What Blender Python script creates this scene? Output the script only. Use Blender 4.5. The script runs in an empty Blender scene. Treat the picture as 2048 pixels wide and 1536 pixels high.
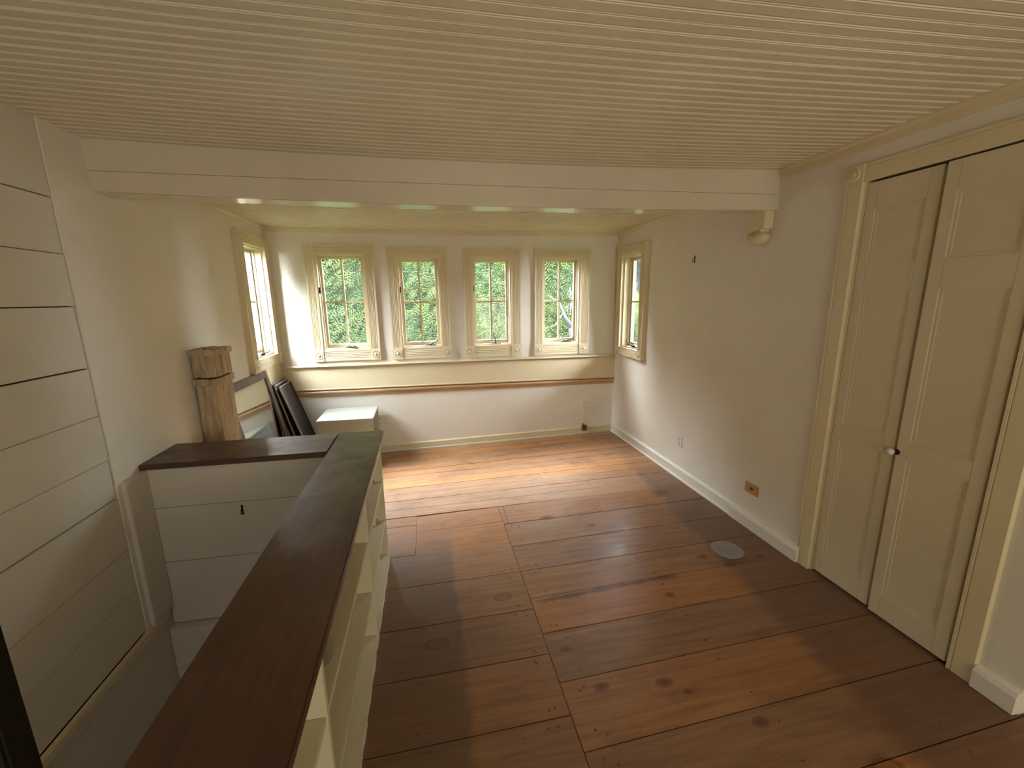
import bpy, bmesh, math, random
import numpy as np
from mathutils import Vector, Matrix

random.seed(7)
RNG = np.random.default_rng(7)
SC = bpy.context.scene
COL = SC.collection

# ------------------------------------------------------------------ camera
F_PX = 831.25
yaw, pitch, roll = -0.199, -0.202, -0.013
cy, sy = math.cos(yaw), math.sin(yaw)
fwd = Vector((-sy * math.cos(pitch), cy * math.cos(pitch), math.sin(pitch)))
rgt = Vector((cy, sy, 0))
upv = rgt.cross(fwd)
r2 = math.cos(roll) * rgt + math.sin(roll) * upv
u2 = -math.sin(roll) * rgt + math.cos(roll) * upv
cam_d = bpy.data.cameras.new('camera')
cam = bpy.data.objects.new('camera', cam_d)
COL.objects.link(cam)
M = Matrix((r2, u2, -fwd)).transposed().to_4x4()
M.translation = Vector((0, 0, 1.5))
cam.matrix_world = M
cam_d.sensor_width = 36.0
cam_d.lens = F_PX / 2048 * 36.0
cam_d.clip_start = 0.02
cam_d.clip_end = 300
SC.camera = cam

# ------------------------------------------------------------------ world, exposure
SC.view_settings.view_transform = 'Standard'
SC.view_settings.look = 'None'
SC.view_settings.gamma = 1
SC.view_settings.use_curve_mapping = False
SC.view_settings.exposure = 0.26
SKY = 92.0
SUN = 12.0
FILL = 47.0
FILL_COL = (1.0, 0.95, 0.74)
w = bpy.data.worlds.new('overcast_sky')
SC.world = w
w.use_nodes = True
bg = w.node_tree.nodes['Background']
bg.inputs[0].default_value = (0.95, 0.97, 1.04, 1)
bg.inputs[1].default_value = SKY
SC.cycles.max_bounces = 14
SC.cycles.diffuse_bounces = 8
SC.cycles.glossy_bounces = 5
SC.cycles.transmission_bounces = 8
SC.cycles.transparent_max_bounces = 24
SC.cycles.sample_clamp_indirect = 6
SC.cycles.use_denoising = True
SC.cycles.caustics_reflective = False
SC.cycles.caustics_refractive = False

# ------------------------------------------------------------------ room measures
G = -0.022                     # the cross walls stand a little out of square
L, R, D = -1.408, 2.027, 4.328
REAR = -2.6


def S(p):
    return (p[0], p[1] + G * p[0], p[2])


def portal(name, p, size, rot):
    d = bpy.data.lights.new(name, 'AREA')
    d.shape = 'RECTANGLE'
    d.size, d.size_y = size
    d.cycles.is_portal = True
    o = bpy.data.objects.new(name, d)
    COL.objects.link(o)
    o.location = S(p)
    o.rotation_euler = rot
    o['kind'] = 'helper'


# (s0, s1, z0, z1) openings
BACK_WIN = [(-1.000, -0.560, 1.030, 1.935), (-0.250, 0.147, 1.030, 1.910), (0.474, 0.870, 1.028, 1.910), (1.210, 1.613, 1.022, 1.910)]
LEFT_WIN = (3.725, 4.180, 1.030, 1.960)
RIGHT_WIN = (3.760, 4.150, 0.990, 1.905)
REAR_WIN = []
for a in BACK_WIN:
    portal('window_portal', ((a[0] + a[1]) / 2, D + 0.16, (a[2] + a[3]) / 2), (a[1] - a[0], a[3] - a[2]), (-math.pi / 2, 0, 0))
portal('window_portal', (L - 0.17, sum(LEFT_WIN[:2]) / 2, sum(LEFT_WIN[2:]) / 2), (0.93, 0.46), (0, -math.pi / 2, 0))
portal('window_portal', (R + 0.17, sum(RIGHT_WIN[:2]) / 2, sum(RIGHT_WIN[2:]) / 2), (0.92, 0.40), (0, math.pi / 2, 0))
# added fill light at the stair head, brightens the cross wall
sl_ = bpy.data.lights.new('stairwell_fill', 'AREA')
sl_.shape = 'RECTANGLE'
sl_.size, sl_.size_y = 0.7, 0.9
sl_.energy = 5.0
sl_.color = (1.0, 0.96, 0.93)
slo = bpy.data.objects.new('stairwell_fill', sl_)
COL.objects.link(slo)
slo.location = (-0.95, -0.75, 0.9)
slo.rotation_euler = (math.radians(72), 0, 0)
# hazy sun behind the house, falling on the trees
sd = bpy.data.lights.new('sun', 'SUN')
sd.energy = SUN
sd.angle = math.radians(8)
sd.color = (1.0, 0.97, 0.88)
so = bpy.data.objects.new('sun', sd)
COL.objects.link(so)
so.rotation_euler = (math.radians(42), 0, 0)
# added warm fill behind the camera, tilted up to lift walls and ceiling
ld = bpy.data.lights.new('warm_fill', 'AREA')
ld.shape = 'RECTANGLE'
ld.size, ld.size_y = 2.2, 1.2
ld.energy = FILL
ld.color = FILL_COL
lo = bpy.data.objects.new('warm_fill', ld)
COL.objects.link(lo)
lo.location = (1.25, -2.3, 1.0)
lo.rotation_euler = (math.radians(90 + 28), 0, 0)


# ------------------------------------------------------------------ materials
class NT:
    def __init__(self, name):
        self.m = bpy.data.materials.new(name)
        self.m.use_nodes = True
        self.t = self.m.node_tree
        self.t.nodes.clear()
        self.out = self.t.nodes.new('ShaderNodeOutputMaterial')

    def n(self, typ, ins=None, **kw):
        nd = self.t.nodes.new(typ)
        for k, v in kw.items():
            setattr(nd, k, v)
        for k, v in (ins or {}).items():
            self.put(nd.inputs[k], v)
        return nd

    def put(self, sock, v):
        if isinstance(v, bpy.types.NodeSocket):
            self.t.links.new(v, sock)
        elif isinstance(v, (tuple, list)):
            if sock.type == 'RGBA' and len(v) == 3:
                v = (*v, 1)
            sock.default_value = v
        else:
            sock.default_value = v

    def math(self, op, a, b=0.0, c=None, clamp=False):
        nd = self.n('ShaderNodeMath', operation=op, use_clamp=clamp)
        self.put(nd.inputs[0], a)
        self.put(nd.inputs[1], b)
        if c is not None:
            self.put(nd.inputs[2], c)
        return nd.outputs[0]

    def mix(self, f, a, b, mode='MIX'):
        nd = self.n('ShaderNodeMix', data_type='RGBA', blend_type=mode)
        self.put(nd.inputs[0], f)
        self.put(nd.inputs[6], a)
        self.put(nd.inputs[7], b)
        return nd.outputs[2]

    def ramp(self, f, lo, hi, a=0.0, b=1.0):
        nd = self.n('ShaderNodeMapRange', clamp=True)
        for i, v in enumerate((f, lo, hi, a, b)):
            self.put(nd.inputs[i], v)
        return nd.outputs[0]

    def noise(self, vec, scale, detail=4, rough=0.55, dist=0.0):
        nd = self.n('ShaderNodeTexNoise', {'Scale': scale, 'Detail': detail, 'Roughness': rough, 'Distortion': dist})
        if vec is not None:
            self.put(nd.inputs['Vector'], vec)
        return nd.outputs['Fac']

    def pos(self, scale=(1, 1, 1), off=None):
        g = self.n('ShaderNodeNewGeometry').outputs['Position']
        mp = self.n('ShaderNodeMapping', {'Scale': scale})
        self.put(mp.inputs['Vector'], g)
        if off is not None:
            self.put(mp.inputs['Location'], off)
        return mp.outputs[0]

    def xyz(self):
        g = self.n('ShaderNodeNewGeometry').outputs['Position']
        s = self.n('ShaderNodeSeparateXYZ')
        self.put(s.inputs[0], g)
        return s.outputs

    def bsdf(self, col, rough=0.6, bump=None, bstr=0.2, bdist=0.002, **kw):
        b = self.n('ShaderNodeBsdfPrincipled')
        self.put(b.inputs['Base Color'], col)
        self.put(b.inputs['Roughness'], rough)
        for k, v in kw.items():
            self.put(b.inputs[k.replace('_', ' ')], v)
        if bump is not None:
            bn = self.n('ShaderNodeBump', {'Strength': bstr, 'Distance': bdist})
            self.put(bn.inputs['Height'], bump)
            self.t.links.new(bn.outputs[0], b.inputs['Normal'])
        self.t.links.new(b.outputs[0], self.out.inputs[0])
        return self.m


def paint(name, col, col2, rough=0.55, grime=(0.30, 0.24, 0.16), gamt=0.35, bstr=0.25, scale=1.2, spec=0.5, coat=0.0):
    """painted surface: two slightly different tones, yellowed patches and specks of dirt"""
    t = NT(name)
    big = t.noise(t.pos(), scale, 5, 0.6)
    c = t.mix(t.ramp(big, 0.35, 0.68), col, col2)
    sm = t.noise(t.pos(), 5.5, 8, 0.7, 0.6)
    c = t.mix(t.ramp(sm, 0.62, 0.85, 0, gamt), c, grime)
    sp = t.noise(t.pos(), 55, 3, 0.5)
    c = t.mix(t.ramp(sp, 0.74, 0.80, 0, 0.35), c, grime)
    bmp = t.noise(t.pos(), 38, 6, 0.65)
    return t.bsdf(c, rough, bmp, bstr, 0.002, Specular_IOR_Level=spec, Coat_Weight=coat, Coat_Roughness=0.25)


M_PLASTER = paint('off_white_plaster', (0.73, 0.695, 0.625), (0.66, 0.62, 0.535), 0.62, gamt=0.38)
M_PLANK = paint('painted_wall_planks', (0.63, 0.59, 0.52), (0.56, 0.52, 0.45), 0.6, gamt=0.3, bstr=0.4)
M_TRIM = paint('cream_trim_paint', (0.66, 0.57, 0.38), (0.60, 0.51, 0.33), 0.42, gamt=0.25)
M_DOOR = paint('cream_door_paint', (0.60, 0.53, 0.37), (0.55, 0.48, 0.33), 0.45, gamt=0.2)
M_CEIL = paint('cream_ceiling_paint', (0.69, 0.62, 0.46), (0.61, 0.535, 0.385), 0.36, gamt=0.3, bstr=0.15)
M_BEAM = paint('beam_paint', (0.62, 0.54, 0.43), (0.54, 0.46, 0.36), 0.30, gamt=0.25, bstr=0.12)
M_BOOK = paint('bookcase_paint', (0.62, 0.57, 0.42), (0.56, 0.51, 0.37), 0.42, gamt=0.3)
M_WHITE = paint('white_gloss_paint', (0.50, 0.53, 0.45), (0.47, 0.49, 0.42), 0.22, gamt=0.1, coat=0.3)
M_MOULD = paint('shaded_stained_tan', (0.50, 0.33, 0.19), (0.40, 0.25, 0.14), 0.5, gamt=0.3)  # moulding: shade and floor bounce put into the brown; cleats: dark stain
M_EXT = paint('dark_siding_paint', (0.11, 0.12, 0.135), (0.095, 0.105, 0.12), 0.6, gamt=0.05)


M_UNDER = paint('glossy_beam_underside', (0.62, 0.55, 0.43), (0.56, 0.49, 0.37), 0.14, gamt=0.15, bstr=0.05, coat=0.6)


def plain(name, col, rough=0.5, metal=0.0, bstr=0.15):
    t = NT(name)
    c = t.mix(t.ramp(t.noise(t.pos(), 30, 4), 0.3, 0.7), tuple(x * 0.82 for x in col), col)
    return t.bsdf(c, rough, t.noise(t.pos(), 90, 3), bstr, 0.001, Metallic=metal)


M_BLACK = plain('blackened_iron', (0.02, 0.018, 0.016), 0.4, 0.6)
M_DARK = plain('dark_void', (0.012, 0.009, 0.007), 0.9)
M_BRONZE = plain('grey_metal', (0.30, 0.29, 0.30), 0.3, 0.9)
M_SWITCHW = plain('white_plastic', (0.74, 0.74, 0.72), 0.35)
M_GREYP = plain('grey_plastic', (0.32, 0.31, 0.30), 0.4)
M_BRASS = plain('ochre_plastic', (0.50, 0.27, 0.06), 0.4)
M_RUST = plain('rusty_box', (0.14, 0.055, 0.02), 0.7, 0.2)
M_PORC = plain('white_porcelain', (0.70, 0.66, 0.60), 0.2)
M_ALU = plain('pale_screen_frame', (0.42, 0.40, 0.38), 0.4, 0.5)
M_CONC = plain('dark_stair_paint', (0.10, 0.08, 0.06), 0.7)


def wood_weathered():
    t = NT('weathered_wood')
    g = t.noise(t.pos((26, 26, 2.2)), 1.6, 8, 0.7, 0.4)
    c = t.mix(t.ramp(g, 0.38, 0.66), (0.27, 0.19, 0.105), (0.56, 0.44, 0.29))
    d = t.noise(t.pos((9, 9, 1.2)), 2.1, 6, 0.75, 1.2)
    c = t.mix(t.ramp(d, 0.60, 0.72, 0, 0.8), c, (0.10, 0.065, 0.035))
    return t.bsdf(c, 0.85, g, 0.9, 0.006)


M_WEATH = wood_weathered()


def wood_dark(name, a, b, rough, coat, axis=(1.5, 30, 30), cg=(0.0, 0.0, 0.0), spec=0.5):
    t = NT(name)
    g = t.noise(t.pos(axis), 1.7, 7, 0.65, 0.35)
    c = t.mix(t.ramp(g, 0.3, 0.7), a, b)
    sm = t.noise(t.pos(), 6, 5, 0.6, 0.8)
    rr = t.ramp(sm, 0.35, 0.7, rough * 0.8, rough * 1.5)
    return t.bsdf(c, rr, g, 0.25, 0.0015, Coat_Weight=coat, Coat_Roughness=0.28, Specular_IOR_Level=spec)


M_CAPX = wood_dark('dark_stained_cap_cross', (0.045, 0.019, 0.010), (0.085, 0.036, 0.018), 0.42, 0.25)
M_CAPY = wood_dark('dark_stained_cap_long', (0.050, 0.019, 0.009), (0.095, 0.036, 0.017), 0.42, 0.25, (30, 1.5, 30))
M_FRAME = wood_dark('mirror_frame_wood', (0.035, 0.018, 0.011), (0.10, 0.055, 0.032), 0.45, 0.2, (30, 30, 2))
M_POST = wood_dark('near_black_wood', (0.006, 0.004, 0.003), (0.012, 0.007, 0.005), 0.7, 0.0, (30, 30, 2), spec=0.15)

KNOTS = [(0.31, 1.85, .030), (-0.03, 1.62, .036), (1.38, 0.80, .040), (0.85, 1.235, .022), (0.92, 1.18, .014), (0.60, 1.27, .020),
         (1.52, 1.93, .022), (1.02, 2.40, .018), (1.72, 2.72, .045), (0.86, 3.55, .030), (0.75, 2.56, .030), (1.62, 1.83, .025),
         (1.85, 1.86, .016), (0.19, 1.00, .026), (1.15, 1.68, .018), (1.30, 3.10, .022), (0.52, 1.47, .016), (1.1, 1.02, .02)]


def wood_floor(far):
    t = NT('old_pine_floor_far' if far else 'old_wide_floorboards')
    x, y, z = t.xyz()
    rnd = t.n('ShaderNodeObjectInfo').outputs['Random']
    off = t.n('ShaderNodeCombineXYZ')
    t.put(off.inputs[0], t.math('MULTIPLY', rnd, 37.0))
    t.put(off.inputs[1], t.math('MULTIPLY', rnd, 11.0))
    p = t.pos((1.6, 26, 1), off.outputs[0])
    g = t.noise(p, 1.5, 8, 0.62, 0.55)
    fine = t.noise(t.pos((6, 120, 1), off.outputs[0]), 1.4, 5, 0.6, 0.2)
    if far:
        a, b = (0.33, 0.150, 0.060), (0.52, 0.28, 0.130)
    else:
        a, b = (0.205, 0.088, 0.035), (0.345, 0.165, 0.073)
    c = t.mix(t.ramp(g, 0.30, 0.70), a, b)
    c = t.mix(t.ramp(fine, 0.55, 0.75, 0, 0.35), c, (0.12, 0.05, 0.022))
    # board to board variation
    hs = t.n('ShaderNodeHueSaturation', {'Hue': 0.5, 'Saturation': t.ramp(rnd, 0, 1, 0.86, 1.08), 'Value': t.ramp(rnd, 0, 1, 0.80, 1.16), 'Color': c})
    c = hs.outputs[0]
    # worn, greyed border around where a rug lay
    wob = t.math('MULTIPLY_ADD', t.noise(t.pos(), 7, 4, 0.6), 0.10, -0.05)
    xw = t.math('ADD', x, wob)
    yw = t.math('ADD', y, wob)
    lft = t.ramp(xw, 0.07, 0.10, 1, 0)
    lft = t.math('MULTIPLY', lft, t.ramp(y, 2.2, 2.75, 1, 0))
    rb = t.math('MULTIPLY_ADD', y, 0.10, 1.40)
    rgtm = t.ramp(t.math('SUBTRACT', xw, rb), -0.02, 0.06)
    rgtm = t.math('MULTIPLY', rgtm, t.ramp(yw, 3.0, 3.6, 1, 0.25))
    mask = t.math('MAXIMUM', lft, rgtm)
    pat = t.ramp(t.noise(t.pos(), 3.1, 5, 0.65, 0.8), 0.56, 0.70, 0, 0.55)
    far_stain = t.math('MULTIPLY', pat, t.ramp(y, 1.7, 2.1))
    mask = t.math('MAXIMUM', t.math('MULTIPLY', mask, 0.72), far_stain)
    c = t.mix(mask, c, t.mix(g, (0.085, 0.043, 0.030), (0.15, 0.085, 0.058)))
    # scuffs and dark blots
    bl = t.noise(t.pos((9, 22, 1), off.outputs[0]), 1.3, 6, 0.7, 0.7)
    c = t.mix(t.ramp(bl, 0.64, 0.76, 0, 0.8), c, (0.075, 0.032, 0.018))
    dirt = t.noise(t.pos(), 2.3, 7, 0.7, 0.5)
    c = t.mix(t.ramp(dirt, 0.50, 0.72, 0, 0.42), c, (0.10, 0.055, 0.036))
    fleck = t.noise(t.pos((1.0, 2.2, 1)), 34, 2, 0.5)
    c = t.mix(t.ramp(fleck, 0.72, 0.78, 0, 0.55), c, (0.06, 0.026, 0.016))
    if not far:
        sx = t.ramp(t.math('ABSOLUTE', t.math('SUBTRACT', x, 0.88)), 0.34, 0.44, 1, 0)
        syy = t.math('SUBTRACT', y, t.math('MULTIPLY_ADD', x, 0.045, 1.755))
        syy = t.ramp(t.math('ADD', t.math('ABSOLUTE', syy), t.math('MULTIPLY', wob, 0.6)), 0.008, 0.026, 1, 0)
        c = t.mix(t.math('MULTIPLY', t.math('MULTIPLY', sx, syy), 0.8), c, (0.06, 0.025, 0.014))
        for ki, (kx, ky, kr) in enumerate(KNOTS):
            dx = t.math('MULTIPLY', t.math('SUBTRACT', x, kx), 0.62)
            dy = t.math('SUBTRACT', y, ky)
            dd = t.math('ADD', t.math('SQRT', t.math('ADD', t.math('MULTIPLY', dx, dx), t.math('MULTIPLY', dy, dy))), t.math('MULTIPLY', wob, 0.12))
            core = t.ramp(dd, kr * 0.3, kr, 0.3 if ki < 3 else 0.85, 0)
            ring = t.ramp(t.math('ABSOLUTE', t.math('SUBTRACT', dd, kr * 0.8)), 0.0, kr * 0.3, 0.75, 0)
            c = t.mix(t.math('MAXIMUM', core, ring), c, (0.085, 0.032, 0.018))
    rr = t.ramp(t.noise(t.pos(), 4, 5, 0.65), 0.3, 0.7, 0.34, 0.52)
    return t.bsdf(c, rr, t.math('ADD', g, fine), 0.22, 0.0015, Specular_IOR_Level=0.45)


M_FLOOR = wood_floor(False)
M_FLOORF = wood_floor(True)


def glass_thin():
    t = NT('window_glass')
    tr = t.n('ShaderNodeBsdfTransparent', {'Color': (0.97, 0.99, 0.98, 1)})
    gl = t.n('ShaderNodeBsdfGlossy', {'Roughness': 0.02, 'Color': (1, 1, 1, 1)})
    fr = t.n('ShaderNodeFresnel', {'IOR': 1.35})
    front = t.math('SUBTRACT', 1.0, t.n('ShaderNodeNewGeometry').outputs['Backfacing'])
    dust = t.n('ShaderNodeBsdfTranslucent', {'Color': (0.9, 0.92, 0.95, 1)})
    m0 = t.n('ShaderNodeMixShader', {0: 0.0032})
    t.put(m0.inputs[1], tr.outputs[0])
    t.put(m0.inputs[2], dust.outputs[0])
    mx = t.n('ShaderNodeMixShader')
    t.put(mx.inputs[0], t.math('MULTIPLY', fr.outputs[0], front))
    t.put(mx.inputs[1], m0.outputs[0])
    t.put(mx.inputs[2], gl.outputs[0])
    t.t.links.new(mx.outputs[0], t.out.inputs[0])
    return t.m


def glass_clear():
    t = NT('clear_glass')
    tr = t.n('ShaderNodeBsdfTransparent', {'Color': (0.94, 0.95, 0.95, 1)})
    gl = t.n('ShaderNodeBsdfGlossy', {'Roughness': 0.2, 'Color': (0.8, 0.8, 0.8, 1)})
    df = t.n('ShaderNodeBsdfDiffuse', {'Color': (0.75, 0.75, 0.78, 1)})
    m0 = t.n('ShaderNodeMixShader', {0: 0.13})
    t.put(m0.inputs[1], tr.outputs[0])
    t.put(m0.inputs[2], df.outputs[0])
    fr = t.n('ShaderNodeFresnel', {'IOR': 1.25})
    mx = t.n('ShaderNodeMixShader')
    front = t.math('SUBTRACT', 1.0, t.n('ShaderNodeNewGeometry').outputs['Backfacing'])
    t.put(mx.inputs[0], t.math('MULTIPLY', fr.outputs[0], front))
    t.put(mx.inputs[1], m0.outputs[0])
    t.put(mx.inputs[2], gl.outputs[0])
    t.t.links.new(mx.outputs[0], t.out.inputs[0])
    return t.m


M_GLASS = glass_thin()
M_CLEAR = glass_clear()


def mirror_mat():
    t = NT('silvered_mirror')
    return t.bsdf((0.90, 0.92, 0.92), 0.015, Metallic=1.0)


M_MIRROR = mirror_mat()


def mesh_screen():
    t = NT('dark_insect_mesh')
    c = t.mix(t.ramp(t.noise(t.pos(), 60, 3), 0.4, 0.6), (0.016, 0.012, 0.010), (0.032, 0.024, 0.020))
    return t.bsdf(c, 0.75, t.noise(t.pos(), 900, 1), 0.5, 0.0005)


M_SCREEN = mesh_screen()


def leaf_mat(name, a, b, tint=None):
    t = NT(name)
    rn = t.n('ShaderNodeNewGeometry').outputs['Random Per Island']
    c = t.mix(rn, a, b)
    c = t.mix(t.ramp(t.noise(t.pos(), 1.1, 3), 0.4, 0.65, 0, 0.6), c, (0.070, 0.085, 0.022) if 'grey' not in name else (0.014, 0.014, 0.016))
    df = t.n('ShaderNodeBsdfDiffuse', {'Color': c})
    tl = t.n('ShaderNodeBsdfTranslucent', {'Color': c})
    mx = t.n('ShaderNodeMixShader', {0: 0.45})
    t.put(mx.inputs[1], df.outputs[0])
    t.put(mx.inputs[2], tl.outputs[0])
    t.t.links.new(mx.outputs[0], t.out.inputs[0])
    return t.m


M_LEAF_A = leaf_mat('yellow_green_leaves', (0.034, 0.056, 0.022), (0.055, 0.078, 0.032))
M_LEAF_B = leaf_mat('blue_green_leaves', (0.024, 0.048, 0.024), (0.040, 0.068, 0.036))
M_LEAF_MIX = leaf_mat('pale_mixed_leaves', (0.026, 0.050, 0.024), (0.056, 0.080, 0.030))
M_THICKET = leaf_mat('grey_twigs', (0.020, 0.020, 0.021), (0.028, 0.028, 0.030))
M_BARK = plain('grey_bark', (0.0060, 0.0062, 0.0058), 0.9)
M_GRASS = plain('lawn', (0.02, 0.035, 0.012), 0.9)
M_SHINGLE = plain('grey_shingle', (0.05, 0.05, 0.055), 0.9)


# ------------------------------------------------------------------ mesh builder
class MB:
    def __init__(self):
        self.v, self.f, self.sm = [], [], []

    def add(self, vs, fs, smooth=False):
        o = len(self.v)
        self.v += [tuple(map(float, p)) for p in vs]
        self.f += [tuple(i + o for i in f) for f in fs]
        self.sm += [smooth] * len(fs)
        return self

    def box(self, x0, x1, y0, y1, z0, z1):
        x0, x1 = min(x0, x1), max(x0, x1)
        y0, y1 = min(y0, y1), max(y0, y1)
        z0, z1 = min(z0, z1), max(z0, z1)
        vs = [(x, y, z) for x in (x0, x1) for y in (y0, y1) for z in (z0, z1)]
        return self.add(vs, [(0, 1, 3, 2), (4, 6, 7, 5), (0, 4, 5, 1), (2, 3, 7, 6), (0, 2, 6, 4), (1, 5, 7, 3)])

    def prism(self, prof, fn, t0, t1, segs=1, smooth=False):
        """profile polygon (a, b) swept along t; fn(a, b, t) -> point"""
        n = len(prof)
        vs = []
        for k in range(segs + 1):
            t = t0 + (t1 - t0) * k / segs
            vs += [fn(a, b, t) for a, b in prof]
        fs = []
        for k in range(segs):
            for i in range(n):
                j = (i + 1) % n
                fs.append((k * n + i, k * n + j, (k + 1) * n + j, (k + 1) * n + i))
        fs.append(tuple(range(n))[::-1])
        fs.append(tuple(segs * n + i for i in range(n)))
        return self.add(vs, fs, smooth)

    def lathe(self, prof, fn, seg=20, smooth=True):
        """prof (r, h) ; fn(a, b, h) -> point"""
        vs, fs = [], []
        for r, h in prof:
            for i in range(seg):
                t = 2 * math.pi * i / seg
                vs.append(fn(r * math.cos(t), r * math.sin(t), h))
        for k in range(len(prof) - 1):
            for i in range(seg):
                j = (i + 1) % seg
                fs.append((k * seg + i, k * seg + j, (k + 1) * seg + j, (k + 1) * seg + i))
        fs.append(tuple(range(seg))[::-1])
        fs.append(tuple((len(prof) - 1) * seg + i for i in range(seg)))
        return self.add(vs, fs, smooth)

    def tube(self, pts, rad, seg=8):
        pts = [Vector(p) for p in pts]
        rads = rad if isinstance(rad, (list, tuple)) else [rad] * len(pts)
        vs, fs = [], []
        for i, p in enumerate(pts):
            d = (pts[min(i + 1, len(pts) - 1)] - pts[max(i - 1, 0)]).normalized()
            a = d.cross(Vector((0, 0, 1)))
            if a.length < 0.1:
                a = d.cross(Vector((1, 0, 0)))
            a.normalize()
            b = d.cross(a)
            for k in range(seg):
                t = 2 * math.pi * k / seg
                vs.append(p + rads[i] * (math.cos(t) * a + math.sin(t) * b))
        for i in range(len(pts) - 1):
            for k in range(seg):
                j = (k + 1) % seg
                fs.append((i * seg + k, i * seg + j, (i + 1) * seg + j, (i + 1) * seg + k))
        fs.append(tuple(range(seg))[::-1])
        fs.append(tuple((len(pts) - 1) * seg + k for k in range(seg)))
        return self.add(vs, fs, True)

    def move(self, fn):
        self.v = [tuple(fn(p)) for p in self.v]
        return self


def origin(o):
    while o is not None and o.parent is not None:
        o = o.parent
    return Vector(o.location) if o is not None else Vector((0, 0, 0))


def put(name, mb, mat, parent=None, loc=None, bevel=0.0, kind=None, label=None, cat=None, group=None, shear=True):
    me = bpy.data.meshes.new(name)
    vs = [S(p) for p in mb.v] if shear else mb.v
    if parent is not None:
        o0 = origin(parent)
    else:
        if loc is None:
            a = np.array(vs)
            loc = (float((a[:, 0].min() + a[:, 0].max()) / 2), float((a[:, 1].min() + a[:, 1].max()) / 2), float(a[:, 2].min()))
        else:
            loc = S(loc)
        o0 = Vector(loc)
    me.from_pydata([(p[0] - o0.x, p[1] - o0.y, p[2] - o0.z) for p in vs], [], mb.f)
    me.polygons.foreach_set('use_smooth', mb.sm)
    bm = bmesh.new()
    bm.from_mesh(me)
    bmesh.ops.recalc_face_normals(bm, faces=bm.faces)
    if bevel:
        bmesh.ops.bevel(bm, geom=list(bm.edges), offset=bevel, segments=2, affect='EDGES', clamp_overlap=True)
    bm.to_mesh(me)
    bm.free()
    me.materials.append(mat)
    o = bpy.data.objects.new(name, me)
    COL.objects.link(o)
    if parent is not None:
        o.parent = parent
    else:
        o.location = o0
    tag(o, label, cat, group, kind)
    return o


def empty(name, loc, label=None, cat=None, group=None, kind=None):
    o = bpy.data.objects.new(name, None)
    COL.objects.link(o)
    o.location = S(loc)
    o.empty_display_size = 0.1
    tag(o, label, cat, group, kind)
    return o


def tag(o, label=None, cat=None, group=None, kind=None):
    if label: o['label'] = label
    if cat: o['category'] = cat
    if group: o['group'] = group
    if kind: o['kind'] = kind


def box(*a):
    return MB().box(*a)


# ------------------------------------------------------------------ walls with openings
def wall_mesh(fn, s0, s1, z0, z1, d0, d1, holes):
    """fn(s, d, z) -> point, d = depth; solid slab with rectangular holes and their reveals"""
    ss = sorted({s0, s1, *[h[0] for h in holes], *[h[1] for h in holes]})
    zz = sorted({z0, z1, *[h[2] for h in holes], *[h[3] for h in holes]})
    m = MB()

    def solid(i, j):
        if i < 0 or j < 0 or i >= len(ss) - 1 or j >= len(zz) - 1:
            return False
        cs, cz = (ss[i] + ss[i + 1]) / 2, (zz[j] + zz[j + 1]) / 2
        return not any(h[0] < cs < h[1] and h[2] < cz < h[3] for h in holes)
    for i in range(len(ss) - 1):
        for j in range(len(zz) - 1):
            if not solid(i, j):
                continue
            a, b, c, e = ss[i], ss[i + 1], zz[j], zz[j + 1]
            for d in (d0, d1):
                m.add([fn(a, d, c), fn(b, d, c), fn(b, d, e), fn(a, d, e)], [(0, 1, 2, 3)])
            if not solid(i - 1, j): m.add([fn(a, d0, c), fn(a, d1, c), fn(a, d1, e), fn(a, d0, e)], [(0, 1, 2, 3)])
            if not solid(i + 1, j): m.add([fn(b, d0, c), fn(b, d1, c), fn(b, d1, e), fn(b, d0, e)], [(0, 1, 2, 3)])
            if not solid(i, j - 1): m.add([fn(a, d0, c), fn(b, d0, c), fn(b, d1, c), fn(a, d1, c)], [(0, 1, 2, 3)])
            if not solid(i, j + 1): m.add([fn(a, d0, e), fn(b, d0, e), fn(b, d1, e), fn(a, d1, e)], [(0, 1, 2, 3)])
    return m


fB = lambda s, d, z: (s, D + d, z)
fL = lambda s, d, z: (L - d, s, z)
fR = lambda s, d, z: (R + d, s, z)
fK = lambda s, d, z: (s, REAR - d, z)
TOP = 2.32
WT = 0.16
wall_back = put('wall_back', wall_mesh(fB, L - WT, R + WT, -0.12, TOP, 0, WT, BACK_WIN), M_PLASTER, kind='structure', loc=(0.3, D, 0),
                label='off-white plaster back wall with four small windows')
wall_left = put('wall_left', wall_mesh(fL, 2.035, D, -0.12, TOP, 0, 0.114, [LEFT_WIN]), M_PLASTER, kind='structure', loc=(L, 3, 0),
                label='off-white left wall, plaster beside the window and planks over the stairwell')
wall_right = put('wall_right', wall_mesh(fR, 0.895, D, -0.12, TOP, 0, 0.114, [RIGHT_WIN, (1.095, 1.755, -0.03, 2.018)]), M_PLASTER, kind='structure',
                 loc=(R, 2.5, 0), label='off-white plaster right wall with closet doors and a window')
wall_front = put('wall_front', wall_mesh(fK, L - WT, 3.3, -0.12, TOP, 0, WT, REAR_WIN), M_PLASTER, kind='structure', loc=(0, REAR, 0),
                 label='off-white wall behind the camera')
put('wall_side_return', box(R + WT, 3.3, 0.895, 0.895 + WT, -0.12, TOP), M_PLASTER, kind='structure', label='off-white return wall past the closet')
put('wall_far_right', box(3.3, 3.3 + WT, REAR - WT, 0.895 + WT, -0.12, TOP), M_PLASTER, kind='structure', label='off-white wall of the space beside the closet')
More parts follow.
